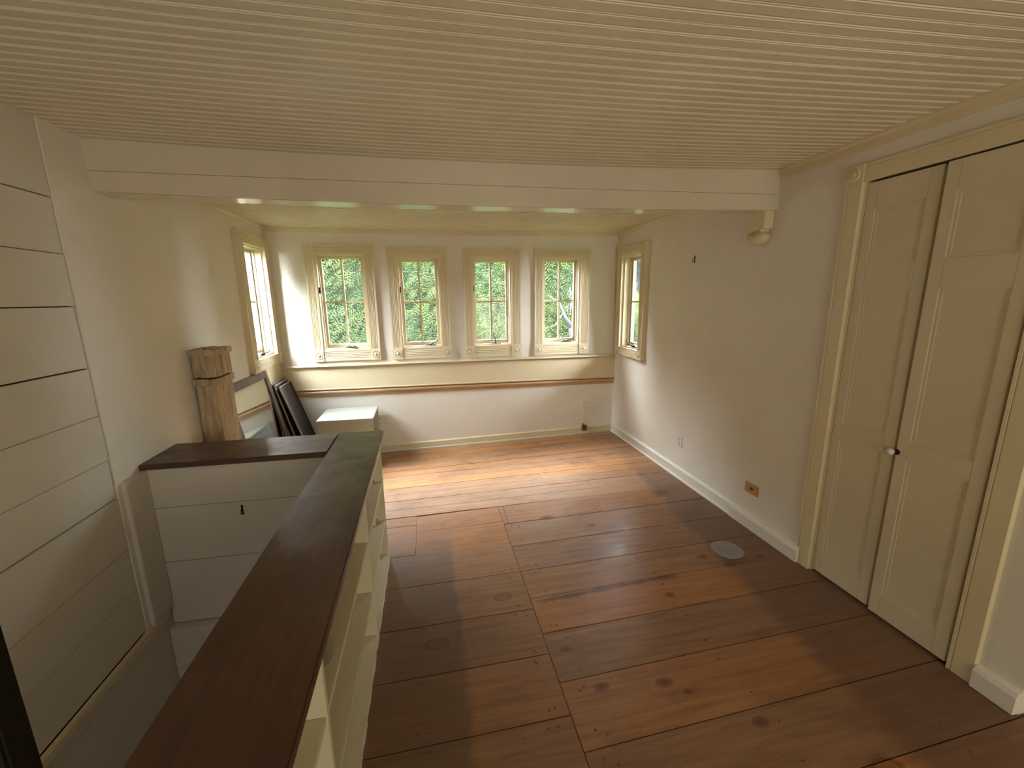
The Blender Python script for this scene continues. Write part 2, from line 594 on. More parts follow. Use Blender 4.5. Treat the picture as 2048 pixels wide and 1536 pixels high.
# plank part of the left wall
back_slab = put('plank_backing', box(L - WT, L - 0.026, REAR, 2.035, -2.3, TOP), M_DARK, wall_left)
seams = [(-0.055, .003), (0.17, .002), (0.382, .003), (0.638, .005), (0.823, .0025), (1.026, .002), (1.234, .006), (1.492, .0045), (1.699, .003), (1.913, .004), (2.26, .002)]
for i in range(len(seams) - 1):
    z0, g0 = seams[i]
    z1, g1 = seams[i + 1]
    dx = random.uniform(-0.003, 0.002)
    put('plank', box(L - 0.024, L - 0.004 + dx, REAR, 2.033, z0 + g0 / 2, z1 - g1 / 2), M_PLANK, wall_left, bevel=0.0018)
# plaster edge beyond the joint, corner board and the band at floor level
put('corner_board', box(L - 0.004, L + 0.020, 2.062, 2.2135, -0.06, 0.701), M_PLANK, wall_left, bevel=0.003)
put('floor_level_band', box(L - 0.004, L + 0.020, REAR, 2.16, -0.095, -0.0545), M_TRIM, wall_left, bevel=0.004)
put('floor_level_band', box(L - 0.004, L + 0.010, REAR, 2.16, -0.140, -0.098), M_PLANK, wall_left, bevel=0.003)
put('corner_filler', box(L - WT, L + 0.0025, 2.034, 2.33, -0.1415, -0.045), M_PLANK, wall_left)
put('lower_wall_board', box(L - WT, L + 0.002, REAR, 2.33, -2.3, -0.142), M_PLANK, wall_left)

# ------------------------------------------------------------------ stairwell
SW0, SW1, SWX = -0.9, 2.215, -0.53
stairs = empty('staircase', (-0.95, 0, -2.3), 'dark painted stair running down along the left plank wall', 'stairs')
n = 11
for i in range(n):
    y0 = SW0 + 0.02 + i * 0.255
    z1 = -0.20 * (i + 1)
    put('step', box(L + 0.01, SWX - 0.02, y0, y0 + 0.27, z1 - 0.18, z1), M_CONC, stairs, bevel=0.004)
put('stringer', MB().prism([(SW0 + .02, -.42), (SW0 + .02, -.21), (1.95, -2.25), (1.8, -2.32)], lambda a, b, t: (t, a, b), SWX - 0.02, SWX - 0.005), M_CONC, stairs)
put('floor_stairwell', box(L, SWX, SW0, SW1, -2.4, -2.34), M_CONC, kind='structure', label='dark floor at the foot of the stairwell')
put('wall_stairhead', box(L, SWX, SW0 - 0.1, SW0, -2.35, -0.03), M_PLANK, kind='structure', label='painted riser wall under the stair head')

# ------------------------------------------------------------------ half walls round the stairwell with dark caps
half = empty('half_wall', (-0.5, 2.3, 0), 'white plank half wall around the stairwell under a dark stained wooden cap', kind='structure')
put('wall_core', box(L + 0.002, -0.34, SW1 + 0.022, 2.485, -0.12, 0.700), M_PLASTER, half)
put('wall_core', box(L - WT, -0.40, SW1 + 0.0225, 2.485, -2.42, -0.1205), M_DARK, half)
cs = [(-2.3, .003), (-0.42, .003), (-0.175, .005), (0.185, .003), (0.488, .002), (0.7035, .002)]
for i in range(len(cs) - 1):
    put('plank', box(L + 0.003, SWX + 0.012, SW1 - (0.045 if i < 2 else 0), SW1 + 0.02, cs[i][0] + cs[i][1] / 2, cs[i + 1][0] - cs[i + 1][1] / 2), M_PLANK, half, bevel=0.0015)
put('wall_core', box(SWX, -0.508, -0.9, SW1, -2.35, 0.700), M_PLANK, half)
put('cross_cap', MB().prism([(0, 0), (0.30, 0), (0.30, 0), (0.323, 0.0), (0.323, 0.028), (0.006, 0.028), (0, 0.022)][0:1] + [(0.323, 0), (0.323, 0.022), (0.317, 0.028), (0.006, 0.028), (0, 0.022)],
    lambda a, b, t: (t, 2.192 + a, 0.703 + b), L + 0.001, -0.548), M_CAPX, half)
m = MB()
m.add([(-0.547, 0.1, .703), (-0.262, 0.1, .703), (-0.290, 2.515, .703), (-0.541, 2.515, .703),
       (-0.547, 0.1, .731), (-0.262, 0.1, .731), (-0.290, 2.515, .731), (-0.541, 2.515, .731)],
      [(0, 3, 2, 1), (4, 5, 6, 7), (0, 1, 5, 4), (1, 2, 6, 5), (2, 3, 7, 6), (3, 0, 4, 7)])
put('long_cap', m, M_CAPY, half, bevel=0.004)

# ------------------------------------------------------------------ bookcase under the long cap
XF, XB = -0.289, -0.490
book = empty('bookcase', (-0.39, 1.2, 0), 'low cream painted open bookcase built under the long dark cap', 'bookcase')
put('back_panel', box(XB - 0.012, XB, 0.12, 2.303, 0.0, 0.702), M_BOOK, book)
for nm, y0, y1 in (('end_panel', 2.283, 2.303), ('divider', 1.672, 1.692), ('divider', 0.905, 0.925), ('end_panel', 0.12, 0.14)):
    put(nm, box(XB, XF, y0, y1, 0.0, 0.702), M_BOOK, book, bevel=0.0015)
for z in (0.262, 0.502):
    for y0, y1 in ((1.692, 2.283), (0.925, 1.672), (0.14, 0.905)):
        put('shelf', box(XB, XF - 0.003, y0, y1, z - 0.018, z), M_BOOK, book, bevel=0.0015)
put('base_shelf', box(XB, XF - 0.002, 0.14, 2.283, 0.028, 0.046), M_BOOK, book)
m = MB()
ys = np.linspace(0.12, 2.303, 60)
for k in range(59):           # chipped lower edge
    a = XF + 0.004 + 0.003 * math.sin(k * 1.7) * random.random()
    m.box(XF - 0.0015, a, ys[k], ys[k + 1], 0.0, 0.046)
put('base_strip', m, M_BOOK, book)
put('top_rail', box(XB, XF - 0.004, 0.14, 2.283, 0.668, 0.702), M_BOOK, book)
for z in (0.262, 0.502):      # cleats at the far end
    put('cleat', box(XB, XF - 0.045, 2.262, 2.283, z, z + 0.014), M_MOULD, book)

# ------------------------------------------------------------------ floor
def zf(x, y):
    a = min(max((y - 2.7) / 1.55, 0), 1)
    b = min(max((R - x) / 2.6, 0), 1.25)
    return -0.062 * a * b


floor = put('floor', MB().box(-0.505, 3.3, REAR, 2.3, -0.14, -0.028).box(L, R + 0.16, 2.24, D, -0.16, -0.10).box(L, -0.505, REAR, SW0, -0.14, -0.028), M_DARK, kind='structure', loc=(0.8, 2, 0),
            label='old brown floorboards, wide and worn near the closet, narrow and orange under the windows')


def board(x0, x1, ya, yb, mat, slope=0.043, xref=0.44, ya2=None, yb2=None):
    """a floorboard between two seams y = y0 + slope (x - xref)"""
    n = max(1, int((x1 - x0) / 0.35))
    g = 0.0022
    dz = random.uniform(-0.0012, 0.0012)
    vs, fs = [], []
    for k in range(n + 1):
        x = x0 + (x1 - x0) * k / n
        s = slope * (x - xref)
        for y, inner in ((ya + s + g, 1), (yb + s - g, 1)):
            z = zf(x, y) + dz
            vs += [(x, y, z), (x, y, z - 0.022)]
    for k in range(n):
        a, b = 4 * k, 4 * k + 4
        fs += [(a, a + 2, b + 2, b), (a + 1, b + 1, b + 3, a + 3), (a, b, b + 1, a + 1), (a + 2, a + 3, b + 3, b + 2)]
    fs += [(0, 1, 3, 2), (4 * n, 4 * n + 2, 4 * n + 3, 4 * n + 1)]
    return put('floorboard', MB().add(vs, fs), mat, floor)


XR = R - 0.002
rs = [-2.55, -2.2, -1.85, -1.55, -1.25, -0.95, -0.6, -0.3, 0.02, 0.30, 0.57, 0.815, 1.065, 1.331, 1.583, 1.813, 2.037, 2.283, 2.548, 2.80]
for a, b in zip(rs[:-1], rs[1:]):
    x1 = XR + 0.0 if a > 0.80 else 3.29
    if a > 1.0 and b < 1.85:
        x1 = XR + 0.16          # the boards run into the closet
    x0 = 0.4455 + (0.035 if a > 2.5 else 0.0)
    board(x0, x1, a, b, M_FLOOR)
ls = [-2.55, -2.2, -1.9, -1.6, -1.3, -1.0, -0.7, -0.42, -0.15, 0.13, 0.40, 0.66, 0.915, 1.197, 1.473, 1.745, 2.037, 2.325]
for a, b in zip(ls[:-1], ls[1:]):
    x0 = -0.50 if b > SW0 + 0.1 else L
    board(x0, 0.4425, a, b, M_FLOOR, 0.022)
# the short patch boards in front of the narrow floor
board(-0.137, 0.4425, 2.5885, 2.805, M_FLOOR, 0.055)
board(-0.137, 0.4425, 2.3250, 2.5885, M_FLOOR, 0.04)
board(0.4445, 0.479, 2.552, 2.806, M_FLOOR, 0.03)
board(-0.505, -0.139, 2.3250, 2.56, M_FLOOR, 0.022)
board(L, -0.139, 2.56, 2.68, M_FLOOR, 0.04)
board(L, -0.139, 2.68, 2.805, M_FLOOR, 0.04)
y = 2.806
i = 0
while y < D - 0.02:
    wd = random.choice((0.125, 0.14, 0.135, 0.15))
    y2 = min(y + wd, D + 0.02)
    jx = random.choice((0.2, 0.9, 1.35, -0.4, 1.6))
    if i % 3 == 0:
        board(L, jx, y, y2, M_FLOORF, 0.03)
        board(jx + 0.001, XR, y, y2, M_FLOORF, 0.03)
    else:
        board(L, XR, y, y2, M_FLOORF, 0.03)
    y = y2
    i += 1
# nail heads
m = MB()
def nail(x, y, r=0.005):
    z = zf(x, y) + 0.0016
    m.add([(x + r * math.cos(k * 1.047), y + r * math.sin(k * 1.047), z) for k in range(6)], [tuple(range(6))])
for a, b in zip(rs[8:-1], rs[9:]):
    for xx in (0.50, 0.53, 1.15, 1.72):
        for f in (0.18, 0.8):
            nail(xx + random.uniform(-.02, .02), a + (b - a) * f + 0.043 * (xx - 0.44) + random.uniform(-.015, .015), random.uniform(.004, .007))
for a, b in zip(ls[8:-1], ls[9:]):
    for xx in (0.39, 0.36, -0.08, -0.10):
        for f in (0.12, 0.88):
            nail(xx + random.uniform(-.015, .015), a + (b - a) * f + random.uniform(-.01, .01), random.uniform(.004, .0065))
put('nail_head', m, M_RUST, floor, kind='stuff')

# ------------------------------------------------------------------ ceiling of beaded boards
def zc(x):
    return 2.170 + 0.030 * ((x - 0.25) / 1.72) ** 2


ceil = put('ceiling', MB().box(L - WT, 3.46, REAR - WT, D + WT, TOP - 0.06, TOP + 0.05), M_CEIL, kind='structure', loc=(0.3, 1, TOP),
           label='cream beadboard ceiling, lower past the beam')
BW = 0.0885
pr = [(0, .014), (0, .003), (.0035, 0), (.0065, .0035), (.0085, .0035), (.0115, .0002), (.041, 0), (.044, .0035), (.0465, .0035), (.0495, -.0002), (.0525, .0035), (.0545, .0035), (.0575, 0), (.0865, 0), (.0865, .014)]


def bead_board(y0, x0, x1, zfun, segs):
    mm = MB().prism([(a / 0.0885 * (BW - 0.0006), b) for a, b in pr], lambda a, b, t: (t, y0 + a, zfun(t) + b), x0, x1, segs)
    put('ceiling_board', mm, M_CEIL, ceil)


y = 2.247 - BW
while y > REAR - 0.05:
    bead_board(y, L - 0.002, (R + 0.002) if y > 0.9 else 3.3, zc, 8)
    y -= BW
y = 2.372
while y < D:
    bead_board(y, L - 0.002, R + 0.002, lambda x: 2.166 - 0.010 * math.sin((x - L) / (R - L) * math.pi), 6)
    y += BW

# beam across the room
def zb(x):
    return 1.966 + 0.020 * ((x - 0.3) / 1.72) ** 2


beam = empty('ceiling_beam', (0.3, 2.3, 1.97), 'cream painted boxed beam crossing the whole room under the ceiling', kind='structure')
f1 = lambda a, b, t: (t, a, (zb(t) if b == 0 else (zc(t) + 0.03 if b == 2 else 2.062 + 0.006 * ((t - .3) / 1.72) ** 2 + (0.002 if b == 1.1 else 0))))
put('beam_board', MB().prism([(2.246, 0), (2.262, 0), (2.262, 1), (2.246, 1)], f1, L, R, 8), M_BEAM, beam)
put('beam_board', MB().prism([(2.2475, 1.1), (2.262, 1.1), (2.262, 2), (2.2475, 2)], f1, L, R, 8), M_BEAM, beam)
f2 = lambda a, b, t: (t, a, (zb(t) - 0.0005) if b == 0 else 2.25)
put('beam_underside', MB().prism([(2.2615, 0), (2.372, 0), (2.372, 2), (2.2615, 2)], f2, L, R, 8), M_UNDER, beam)

# corbel under the right end of the beam
corb = empty('corbel', (R - 0.03, 2.33, 1.78), 'cream scroll-ended wooden bracket under the right end of the ceiling beam', 'bracket')
xa, xb = R - 0.064, R - 0.001
put('block', box(xa, xb, 2.262, 2.385, 1.885, 1.987), M_TRIM, corb, bevel=0.003)
put('neck', MB().prism([(2.290, 1.886), (2.400, 1.886), (2.400, 1.84), (2.345, 1.845), (2.300, 1.862)], lambda a, b, t: (t, a, b), xa + 0.004, xb), M_TRIM, corb)
sc = [(2.325 + 0.062 * math.cos(k * math.pi / 10), 1.838 + 0.040 * math.sin(k * math.pi / 10)) for k in range(20)]
put('scroll', MB().prism(sc, lambda a, b, t: (t, a, b), xa - 0.003, xb, 1, True), M_TRIM, corb)

# crown strips
tr = 0


def trim(mb, mat=M_TRIM, bevel=0.0, label=None, name=None):
    global tr
    tr += 1
    return put(name or 'trim_%d' % tr, mb, mat, kind='structure', bevel=bevel, label=label)


cp = [(0, 0), (0.022, 0), (0.022, -0.008), (0.012, -0.020), (0.008, -0.052), (0, -0.052)]
trim(MB().prism([(-a, b) for a, b in cp], lambda a, b, t: (R + a, t, 2.204 + b), 0.895, 2.246), label='cream crown strip above the closet doors')
cq = [(0, 0), (0.018, 0), (0.018, -0.006), (0.008, -0.030), (0, -0.034)]
trim(MB().prism(cq, lambda a, b, t: (t, D - a, 2.166 - 0.010 * math.sin((t - L) / (R - L) * math.pi) + b), L, R, 6), label='thin crown strip above the four back windows')
trim(MB().prism(cq, lambda a, b, t: (L + a, t, 2.166 + b), 2.372, D), label='thin crown strip over the left window')
trim(MB().prism([(-a, b) for a, b in cq], lambda a, b, t: (R + a, t, 2.166 + b), 2.372, D), label='thin crown strip over the right window')

# ------------------------------------------------------------------ dado band and ledges of the back wall
trim(MB().prism([(0, 0), (0.050, 0.0), (0.054, 0.005), (0.054, 0.012), (0.050, 0.017), (0, 0.017)], lambda a, b, t: (t, D - a, 0.868 + b), L, R), M_TRIM,
     label='cream ledge running under the four back windows')
m = MB().prism([(0, 0), (0.026, 0), (0.026, 0.215), (0, 0.215)], lambda a, b, t: (t, D - a, 0.652 + b - 0.010 * (t - L) / 3.4), L, R)
trim(m, M_TRIM, label='cream flat panel band below the window ledge')
trim(MB().prism([(0, 0), (0.012, 0), (0.030, .006), (0.034, .016), (0.030, .024), (0, .024)], lambda a, b, t: (t, D - a, 0.630 + b - 0.012 * (t - L) / 3.4), L, R), M_TRIM,
     label='cream bead closing the foot of the panel band')
trim(MB().prism([(0, -.004), (0.010, 0), (0.013, .018), (0.026, .030), (0.029, .044), (0.022, .056), (0, .058)], lambda a, b, t: (t, D - a, 0.572 + b - 0.014 * (t - L) / 3.4), L, R), M_MOULD,  # tan colour holds the underside's shade and orange floor bounce
     label='tan wooden moulding under the cream panel band, shade and floor bounce in its colour')

# baseboards
trim(MB().prism([(0, 0), (0.016, 0), (0.016, .064), (0.010, .072), (0, .075)], lambda a, b, t: (t, D - a, zf(t, D) + b + 0.002), L, R, 8), M_TRIM, name='baseboard_back', label='cream baseboard of the back wall')
trim(MB().prism([(0, 0), (0.014, 0), (0.013, .006), (0, .012)], lambda a, b, t: (t, D - 0.016 - a, zf(t, D) + b + 0.001), L, R, 8), M_WHITE, label='thin white shoe strip at the foot of the back wall')
bpf = [(0, 0), (-0.016, 0), (-0.016, .068), (-0.020, .072), (-0.018, .080), (-0.006, .092), (0, .092)]
trim(MB().prism(bpf, lambda a, b, t: (R + a, t, b + zf(R, t) + 0.002), 2.356, D - 0.017), M_PLASTER, name='baseboard_right', label='off-white baseboard of the right wall towards the windows')
trim(MB().prism([(0, 0), (-0.012, 0), (-0.010, .010), (0, .014)], lambda a, b, t: (R - 0.016 + a, t, b + zf(R, t) + 0.001), 2.356, D - 0.03), M_PLASTER, label='shoe strip along the right wall')
trim(MB().prism([(0, 0), (-0.034, 0), (-0.034, .070), (-0.026, .088), (-0.016, .092), (0, .092)], lambda a, b, t: (R + a, t, b + 0.002), 1.806, 2.355), M_PLASTER,
     name='baseboard_right_thick', label='thicker off-white baseboard beside the closet casing')
trim(MB().prism([(0, 0), (-0.030, 0), (-0.030, .070), (-0.022, .088), (0, .092)], lambda a, b, t: (R + a, t, b + 0.002), 0.893, 1.016), M_PLASTER,
     name='baseboard_right_end', label='short off-white baseboard at the near end of the right wall')
trim(MB().prism([(0, 0), (0.016, 0), (0.016, .070), (0, .080)], lambda a, b, t: (L + a, t, zf(L, t) + b + 0.002), 2.49, D - 0.02), M_PLASTER, name='baseboard_left', label='off-white baseboard of the left wall')

# ------------------------------------------------------------------ windows
def flute_profile(wd, th, n=5):
    p = [(0, 0), (0, th)]
    m0 = 0.014
    step = (wd - 2 * m0) / n
    for k in range(n):
        a = m0 + k * step
        p += [(a + 0.1 * step, th), (a + 0.3 * step, th - 0.0028), (a + 0.7 * step, th - 0.0028), (a + 0.9 * step, th)]
    return p + [(wd, th), (wd, 0)]


def bead_profile(wd, th):
    return [(0, 0), (0, th - .003), (.003, th), (wd * .80, th), (wd * .82, th - .003), (wd * .85, th - .003), (wd * .87, th), (wd, th), (wd, 0)]


def window(idx, fn, op, case, th, crank=None, latch=None, label='', simple=False, bottom_flat=False):
    """fn(s, d, z): s along wall, d outwards. op opening; case outer rectangle of the casing"""
    s0, s1, z0, z1 = op
    c0, c1, cz0, cz1 = case
    loc = fn((s0 + s1) / 2, 0, cz0)
    win = empty('window_%d' % idx, loc, label, kind='structure')
    bx = lambda a, b, d0, d1, e, f: MB().add([fn(s, d, z) for s in (a, b) for d in (d0, d1) for z in (e, f)],
                                            [(0, 1, 3, 2), (4, 6, 7, 5), (0, 4, 5, 1), (2, 3, 7, 6), (0, 2, 6, 4), (1, 5, 7, 3)])
    # casings
    for a, b in ((c0, s0), (s1, c1)):
        p = flute_profile(b - a, th)
        put('side_casing', MB().prism(p, lambda q, r, t: fn(a + q, -r, t), z0, z1 + 0.0), M_TRIM, win)
    p = flute_profile(cz1 - z1, th)
    put('head_casing', MB().prism(p, lambda q, r, t: fn(t, -r, z1 + q), s0, s1), M_TRIM, win)
    p = flute_profile(z0 - cz0, th)
    put('sill_casing', MB().prism(p, lambda q, r, t: fn(t, -r, cz0 + q), s0, s1), M_TRIM, win)
    for a, b in ((c0, s0), (s1, c1)):
        for e, f in ((cz0, z0), (z1, cz1)):
            cb = put('corner_block', bx(a - 0.003, b + 0.002, -th - 0.005, 0, e - 0.002, f + 0.002), M_TRIM, win, bevel=0.002)
            cs_, cz_ = (a + b) / 2, (e + f) / 2
            rr = min(b - a, f - e) * 0.40
            pf = [(rr, th + 0.004), (rr, th + 0.007), (rr * .86, th + 0.010), (rr * .7, th + 0.006), (rr * .5, th + 0.0055), (rr * .42, th + 0.010), (rr * .2, th + 0.014), (0.0006, th + 0.015)]
            put('rosette', MB().lathe(pf, lambda q, r, h: fn(cs_ + q, -h, cz_ + r), 20), M_TRIM, cb)
    # jamb lining
    j = 0.010
    jd = 0.113 if idx in (5, 6) else 0.15
    pd = 0.106 if idx in (5, 6) else 0.096
    for nm, q in (('jamb', (s0, s0 + j, -0.002, jd, z0, z1)), ('jamb', (s1 - j, s1, -0.002, jd, z0, z1)), ('head_jamb', (s0 + j, s1 - j, -0.002, jd, z1 - j, z1)),
                  ('stool', (s0 + j, s1 - j, -0.002, jd, z0, z0 + 0.012))):
        put(nm, bx(*q), M_TRIM, win)
    # stops
    for q in ((s0 + j, s0 + j + .010, .052, .074, z0 + .012, z1 - j), (s1 - j - .010, s1 - j, .052, .074, z0 + .012, z1 - j)):
        put('stop', bx(*q), M_TRIM, win)
    # sash
    a, b, e, f = s0 + j + 0.001, s1 - j - 0.001, z0 + 0.013, z1 - j - 0.001
    d0, d1 = .076, .110
    st, rt, rb = 0.030, 0.026, 0.036
    sash = put('sash', MB(), M_TRIM, win) if False else None
    sm = MB()
    for q in ((a, a + st, d0, d1, e, f), (b - st, b, d0, d1, e, f), (a + st, b - st, d0, d1, f - rt, f), (a + st, b - st, d0, d1, e, e + rb)):
        t = bx(*q)
        sm.add(t.v, t.f)
    sash = put('sash', sm, M_TRIM, win)
    ga, gb, ge, gf = a + st, b - st, e + rb, f - rt
    mid, zm = (ga + gb) / 2, ge + (gf - ge) * 0.502
    mw = 0.0085
    put('muntin', bx(mid - mw, mid + mw, d0 + .006, d1 - .004, ge, gf), M_TRIM, sash)
    put('muntin', bx(ga, gb, d0 + .008, d1 - .006, zm - mw, zm + mw), M_TRIM, sash)
    for x0, x1 in ((ga, mid), (mid, gb)):
        for y0, y1 in ((ge, zm), (zm, gf)):
            put('pane', bx(x0 - .002, x1 + .002, pd, pd + .0015, y0 - .002, y1 + .002), M_GLASS, sash)
    if latch is not None:
        lt = put('latch', bx(s0 + 0.002 if latch > 0 else s1 - 0.02, s0 + 0.020 if latch > 0 else s1 - 0.002, 0.002, 0.05, 1.575, 1.632), M_BLACK, win, bevel=0.003)
    if crank is not None:
        cs0, ang, hl = crank
        zt = z0 + 0.012
        base = [(-.062, 0), (-.062, .008), (-.040, .016), (-.018, .024), (.018, .024), (.040, .016), (.062, .008), (.062, 0)]
        cr = put('window_crank', MB().prism(base, lambda q, r, t: fn(cs0 + q, t, zt + r), 0.010, 0.045), M_BRONZE, win)
        put('crank_hub', MB().lathe([(.012, 0), (.012, .006), (.009, .020), (.004, .024)], lambda q, r, h: fn(cs0 + q, 0.012 - h, zt + .014 + r), 12), M_BLACK, cr)
        ca, sa = math.cos(ang), math.sin(ang)
        pts = []
        for u_, v_, dd in ((0, 0, -.008), (.22, .05, -.016), (.55, .10, -.020), (.80, .02, -.022), (1.0, .14, -.022), (1.12, .34, -.022)):
            uu, vv = u_ * hl, v_ * hl * (1 if ca >= 0 else -1)
            pts.append(fn(cs0 + uu * ca - vv * sa, dd, zt + .016 + uu * sa + vv * ca))
        put('crank_handle', MB().tube(pts, [.0055, .0050, .0045, .0045, .0055, .0050], 8), M_BLACK, cr)
    return win


window(1, fB, BACK_WIN[0], (-1.090, -0.466, 0.922, 2.026), 0.018, (-0.737, -0.4, 0.055), 1, 'first window from the left in the back wall, crank folded down')
window(2, fB, BACK_WIN[1], (-0.345, 0.236, 0.916, 2.006), 0.018, (0.028, 0.30, 0.075), 1, 'second window from the left in the back wall')
window(3, fB, BACK_WIN[2], (0.386, 0.970, 0.910, 2.000), 0.018, (0.700, 1.95, 0.085), 1, 'third window from the left in the back wall, crank handle pointing up')
window(4, fB, BACK_WIN[3], (1.118, 1.716, 0.906, 2.000), 0.018, (1.470, 0.30, 0.075), None, 'fourth window from the left in the back wall, trunk and branches outside')
window(5, fL, LEFT_WIN, (3.625, 4.275, 0.940, 2.045), 0.036, (3.95, 0.1, 0.06), None, 'tall window in the left wall, blown out white')
window(6, fR, RIGHT_WIN, (3.668, 4.245, 0.905, 1.998), 0.034, (3.90, 0.25, 0.10), None, 'small window in the right wall near the back corner')
for k, a in enumerate(REAR_WIN):
    window(7 + k, fK, a, (a[0] - 0.09, a[1] + 0.09, a[2] - 0.1, a[3] + 0.09), 0.018, None, None, 'window in the wall behind the camera')
# board under the left window
trim(MB().box(L, L + 0.020, 3.655, D - 0.056, 0.868, 0.936), M_TRIM, label='cream apron board under the left window')
trim(MB().box(L, L + 0.015, 3.655, D - 0.056, 0.66, 0.866), M_TRIM, label='cream panel under the left window apron')

# ------------------------------------------------------------------ closet
put('closet_wall', MB().box(2.62, 2.66, 0.9, 1.95, 0, 2.2).box(R + WT, 2.62, 1.90, 1.95, 0, 2.2).box(R + WT, 2.62, 1.0555, 1.08, 0, 2.2).box(R + WT, 2.66, 0.9, 1.95, 2.2, 2.24).box(R + WT, 2.66, 1.0555, 1.95, -0.06, -0.03),
    M_DARK, kind='structure', label='dark inside of the closet')


def door(idx, y0, y1, xo, label, hinge):
    """door leaf between y0 and y1, face at x = R + xo; panels recessed"""
    z0, z1, th = 0.012, 2.000, 0.034
    dr = empty('door_%d' % idx, (R, (y0 + y1) / 2, 0), label, kind='structure')
    xf = R + xo
    put('door_core', box(xf + 0.010, xf + th, y0, y1, z0, z1), M_DOOR, dr)
    st = 0.046
    for a, b in ((y0, y0 + st), (y1 - st, y1)):
        put('stile', box(xf, xf + 0.011, a, b, z0, z1), M_DOOR, dr, bevel=0.0012)
    for a, b in ((z0, 0.120), (0.785, 0.865), (1.515, 1.635), (1.885, z1)):
        put('rail', box(xf, xf + 0.011, y0 + st, y1 - st, a, b), M_DOOR, dr, bevel=0.0012)
    for a, b in ((0.120, 0.785), (0.865, 1.515), (1.635, 1.885)):
        # moulded edge of the panel
        fr = MB()
        for q in ((y0 + st, y0 + st + .012, a, b), (y1 - st - .012, y1 - st, a, b), (y0 + st + .012, y1 - st - .012, a, a + .012), (y0 + st + .012, y1 - st - .012, b - .012, b)):
            fr.box(xf + 0.005, xf + 0.011, q[0], q[1], q[2], q[3])
        put('panel_moulding', fr, M_DOOR, dr)
        put('door_panel', box(xf + 0.0085, xf + 0.0105, y0 + st + .012, y1 - st - .012, a + .012, b - .012), M_DOOR, dr)
    return dr


d1 = door(1, 1.440, 1.735, 0.004, 'narrow left closet door with cream recessed panels', 1)
d2 = door(2, 1.112, 1.420, -0.010, 'cream right closet door standing slightly proud of its neighbour', -1)
for dr, y, z, r_, xo in ((d1, 1.468, 0.806, 0.013, 0.004), (d2, 1.428, 0.812, 0.017, -0.010)):
    kf = lambda a, b, h: (R + xo - h, y + a, z + b)
    put('door_knob', MB().lathe([(r_ * .5, 0), (r_ * .45, .012), (r_ * .9, .018), (r_, .026), (r_ * .8, .034), (.001, .037)], kf, 16), M_PORC, dr)
    put('knob_plate', MB().lathe([(r_ * .75, 0), (r_ * .75, .003), (r_ * .6, .005)], lambda a, b, h: (R + xo - h, y - 0.012 + a, z + b), 12), M_BLACK, dr)
put('rabbet_strip', box(R + 0.018, R + 0.034, 1.4205, 1.440, 0.014, 1.998), M_DOOR, d1)
# casing of the closet
cas = empty('closet_casing', (R, 1.4, 0), 'cream wooden casing around the pair of closet doors', kind='structure')
put('side_casing', MB().prism(bead_profile(0.080, 0.018), lambda q, r, t: (R - r, 1.745 + q, t), 0, 2.008), M_TRIM, cas)
put('side_casing', MB().prism(bead_profile(0.082, 0.018), lambda q, r, t: (R - r, 1.018 + q, t), 0, 2.008), M_TRIM, cas)
put('head_casing', MB().prism(bead_profile(0.077, 0.018), lambda q, r, t: (R - r, t, 2.008 + q), 1.100, 1.745), M_TRIM, cas)
for a in (1.743, 1.016):
    cb = put('corner_block', box(R - 0.023, R, a, a + 0.086, 2.006, 2.090), M_TRIM, cas, bevel=0.002)
    put('rosette', MB().lathe([(.03, .022), (.03, .026), (.024, .029), (.016, .025), (.010, .030), (.001, .033)], lambda q, r, h: (R - h, a + .043 + q, 2.048 + r), 20), M_TRIM, cb)
put('jamb', box(R, R + 0.12, 1.737, 1.7545, 0, 2.016), M_TRIM, cas)
put('jamb', box(R, R + 0.12, 1.0955, 1.110, 0, 2.016), M_TRIM, cas)

# ------------------------------------------------------------------ outlets, hooks and small wall things
def quad_outlet(name, x0, x1, z0, z1, matp, mats, label):
    o = empty(name, ((x0 + x1) / 2, D, z0), label, 'outlet')
    put('cover_plate', box(x0, x1, D - 0.008, D, z0, z1), matp, o, bevel=0.002)
    w_, h_ = x1 - x0, z1 - z0
    for fx in (0.28, 0.72):
        for fz in (0.30, 0.70):
            cx_, cz_ = x0 + fx * w_, z0 + fz * h_
            s = put('socket', MB().lathe([(.017, .0078), (.017, .0095), (.015, .0100)], lambda q, r, h: (cx_ + q, D - h, cz_ + r), 14), matp, o)
            sl = MB()
            for dx in (-.006, .006):
                sl.box(cx_ + dx - .0016, cx_ + dx + .0016, D - 0.0108, D - 0.0098, cz_ - .006, cz_ + .007)
            sl.box(cx_ - .002, cx_ + .002, D - 0.0108, D - 0.0098, cz_ - .012, cz_ - .009)
            put('slot', sl, mats, s)
    return o


quad_outlet('wall_outlet', -0.545, -0.430, 0.222, 0.342, M_SWITCHW, M_GREYP, 'white four-socket outlet on the back wall beside the small white cabinet')
quad_outlet('wall_outlet', 1.660, 1.772, 0.268, 0.392, M_PLASTER, M_GREYP, 'painted-over four-socket outlet on the back wall near the right corner')

o = empty('wall_outlet', (R, 3.016, 0.267), 'white two-socket outlet low on the right wall', 'outlet')
put('cover_plate', box(R - 0.006, R, 2.978, 3.052, 0.266, 0.366), M_SWITCHW, o, bevel=0.002)
for cz_ in (0.294, 0.338):
    s = put('socket', MB().lathe([(.016, .0058), (.016, .0075), (.014, .008)], lambda q, r, h: (R - h, 3.015 + q, cz_ + r), 14), M_SWITCHW, o)
    put('slot', MB().box(R - 0.0088, R - 0.0078, 3.007, 3.010, cz_ - .006, cz_ + .006).box(R - 0.0088, R - 0.0078, 3.020, 3.023, cz_ - .006, cz_ + .006), M_BLACK, s)

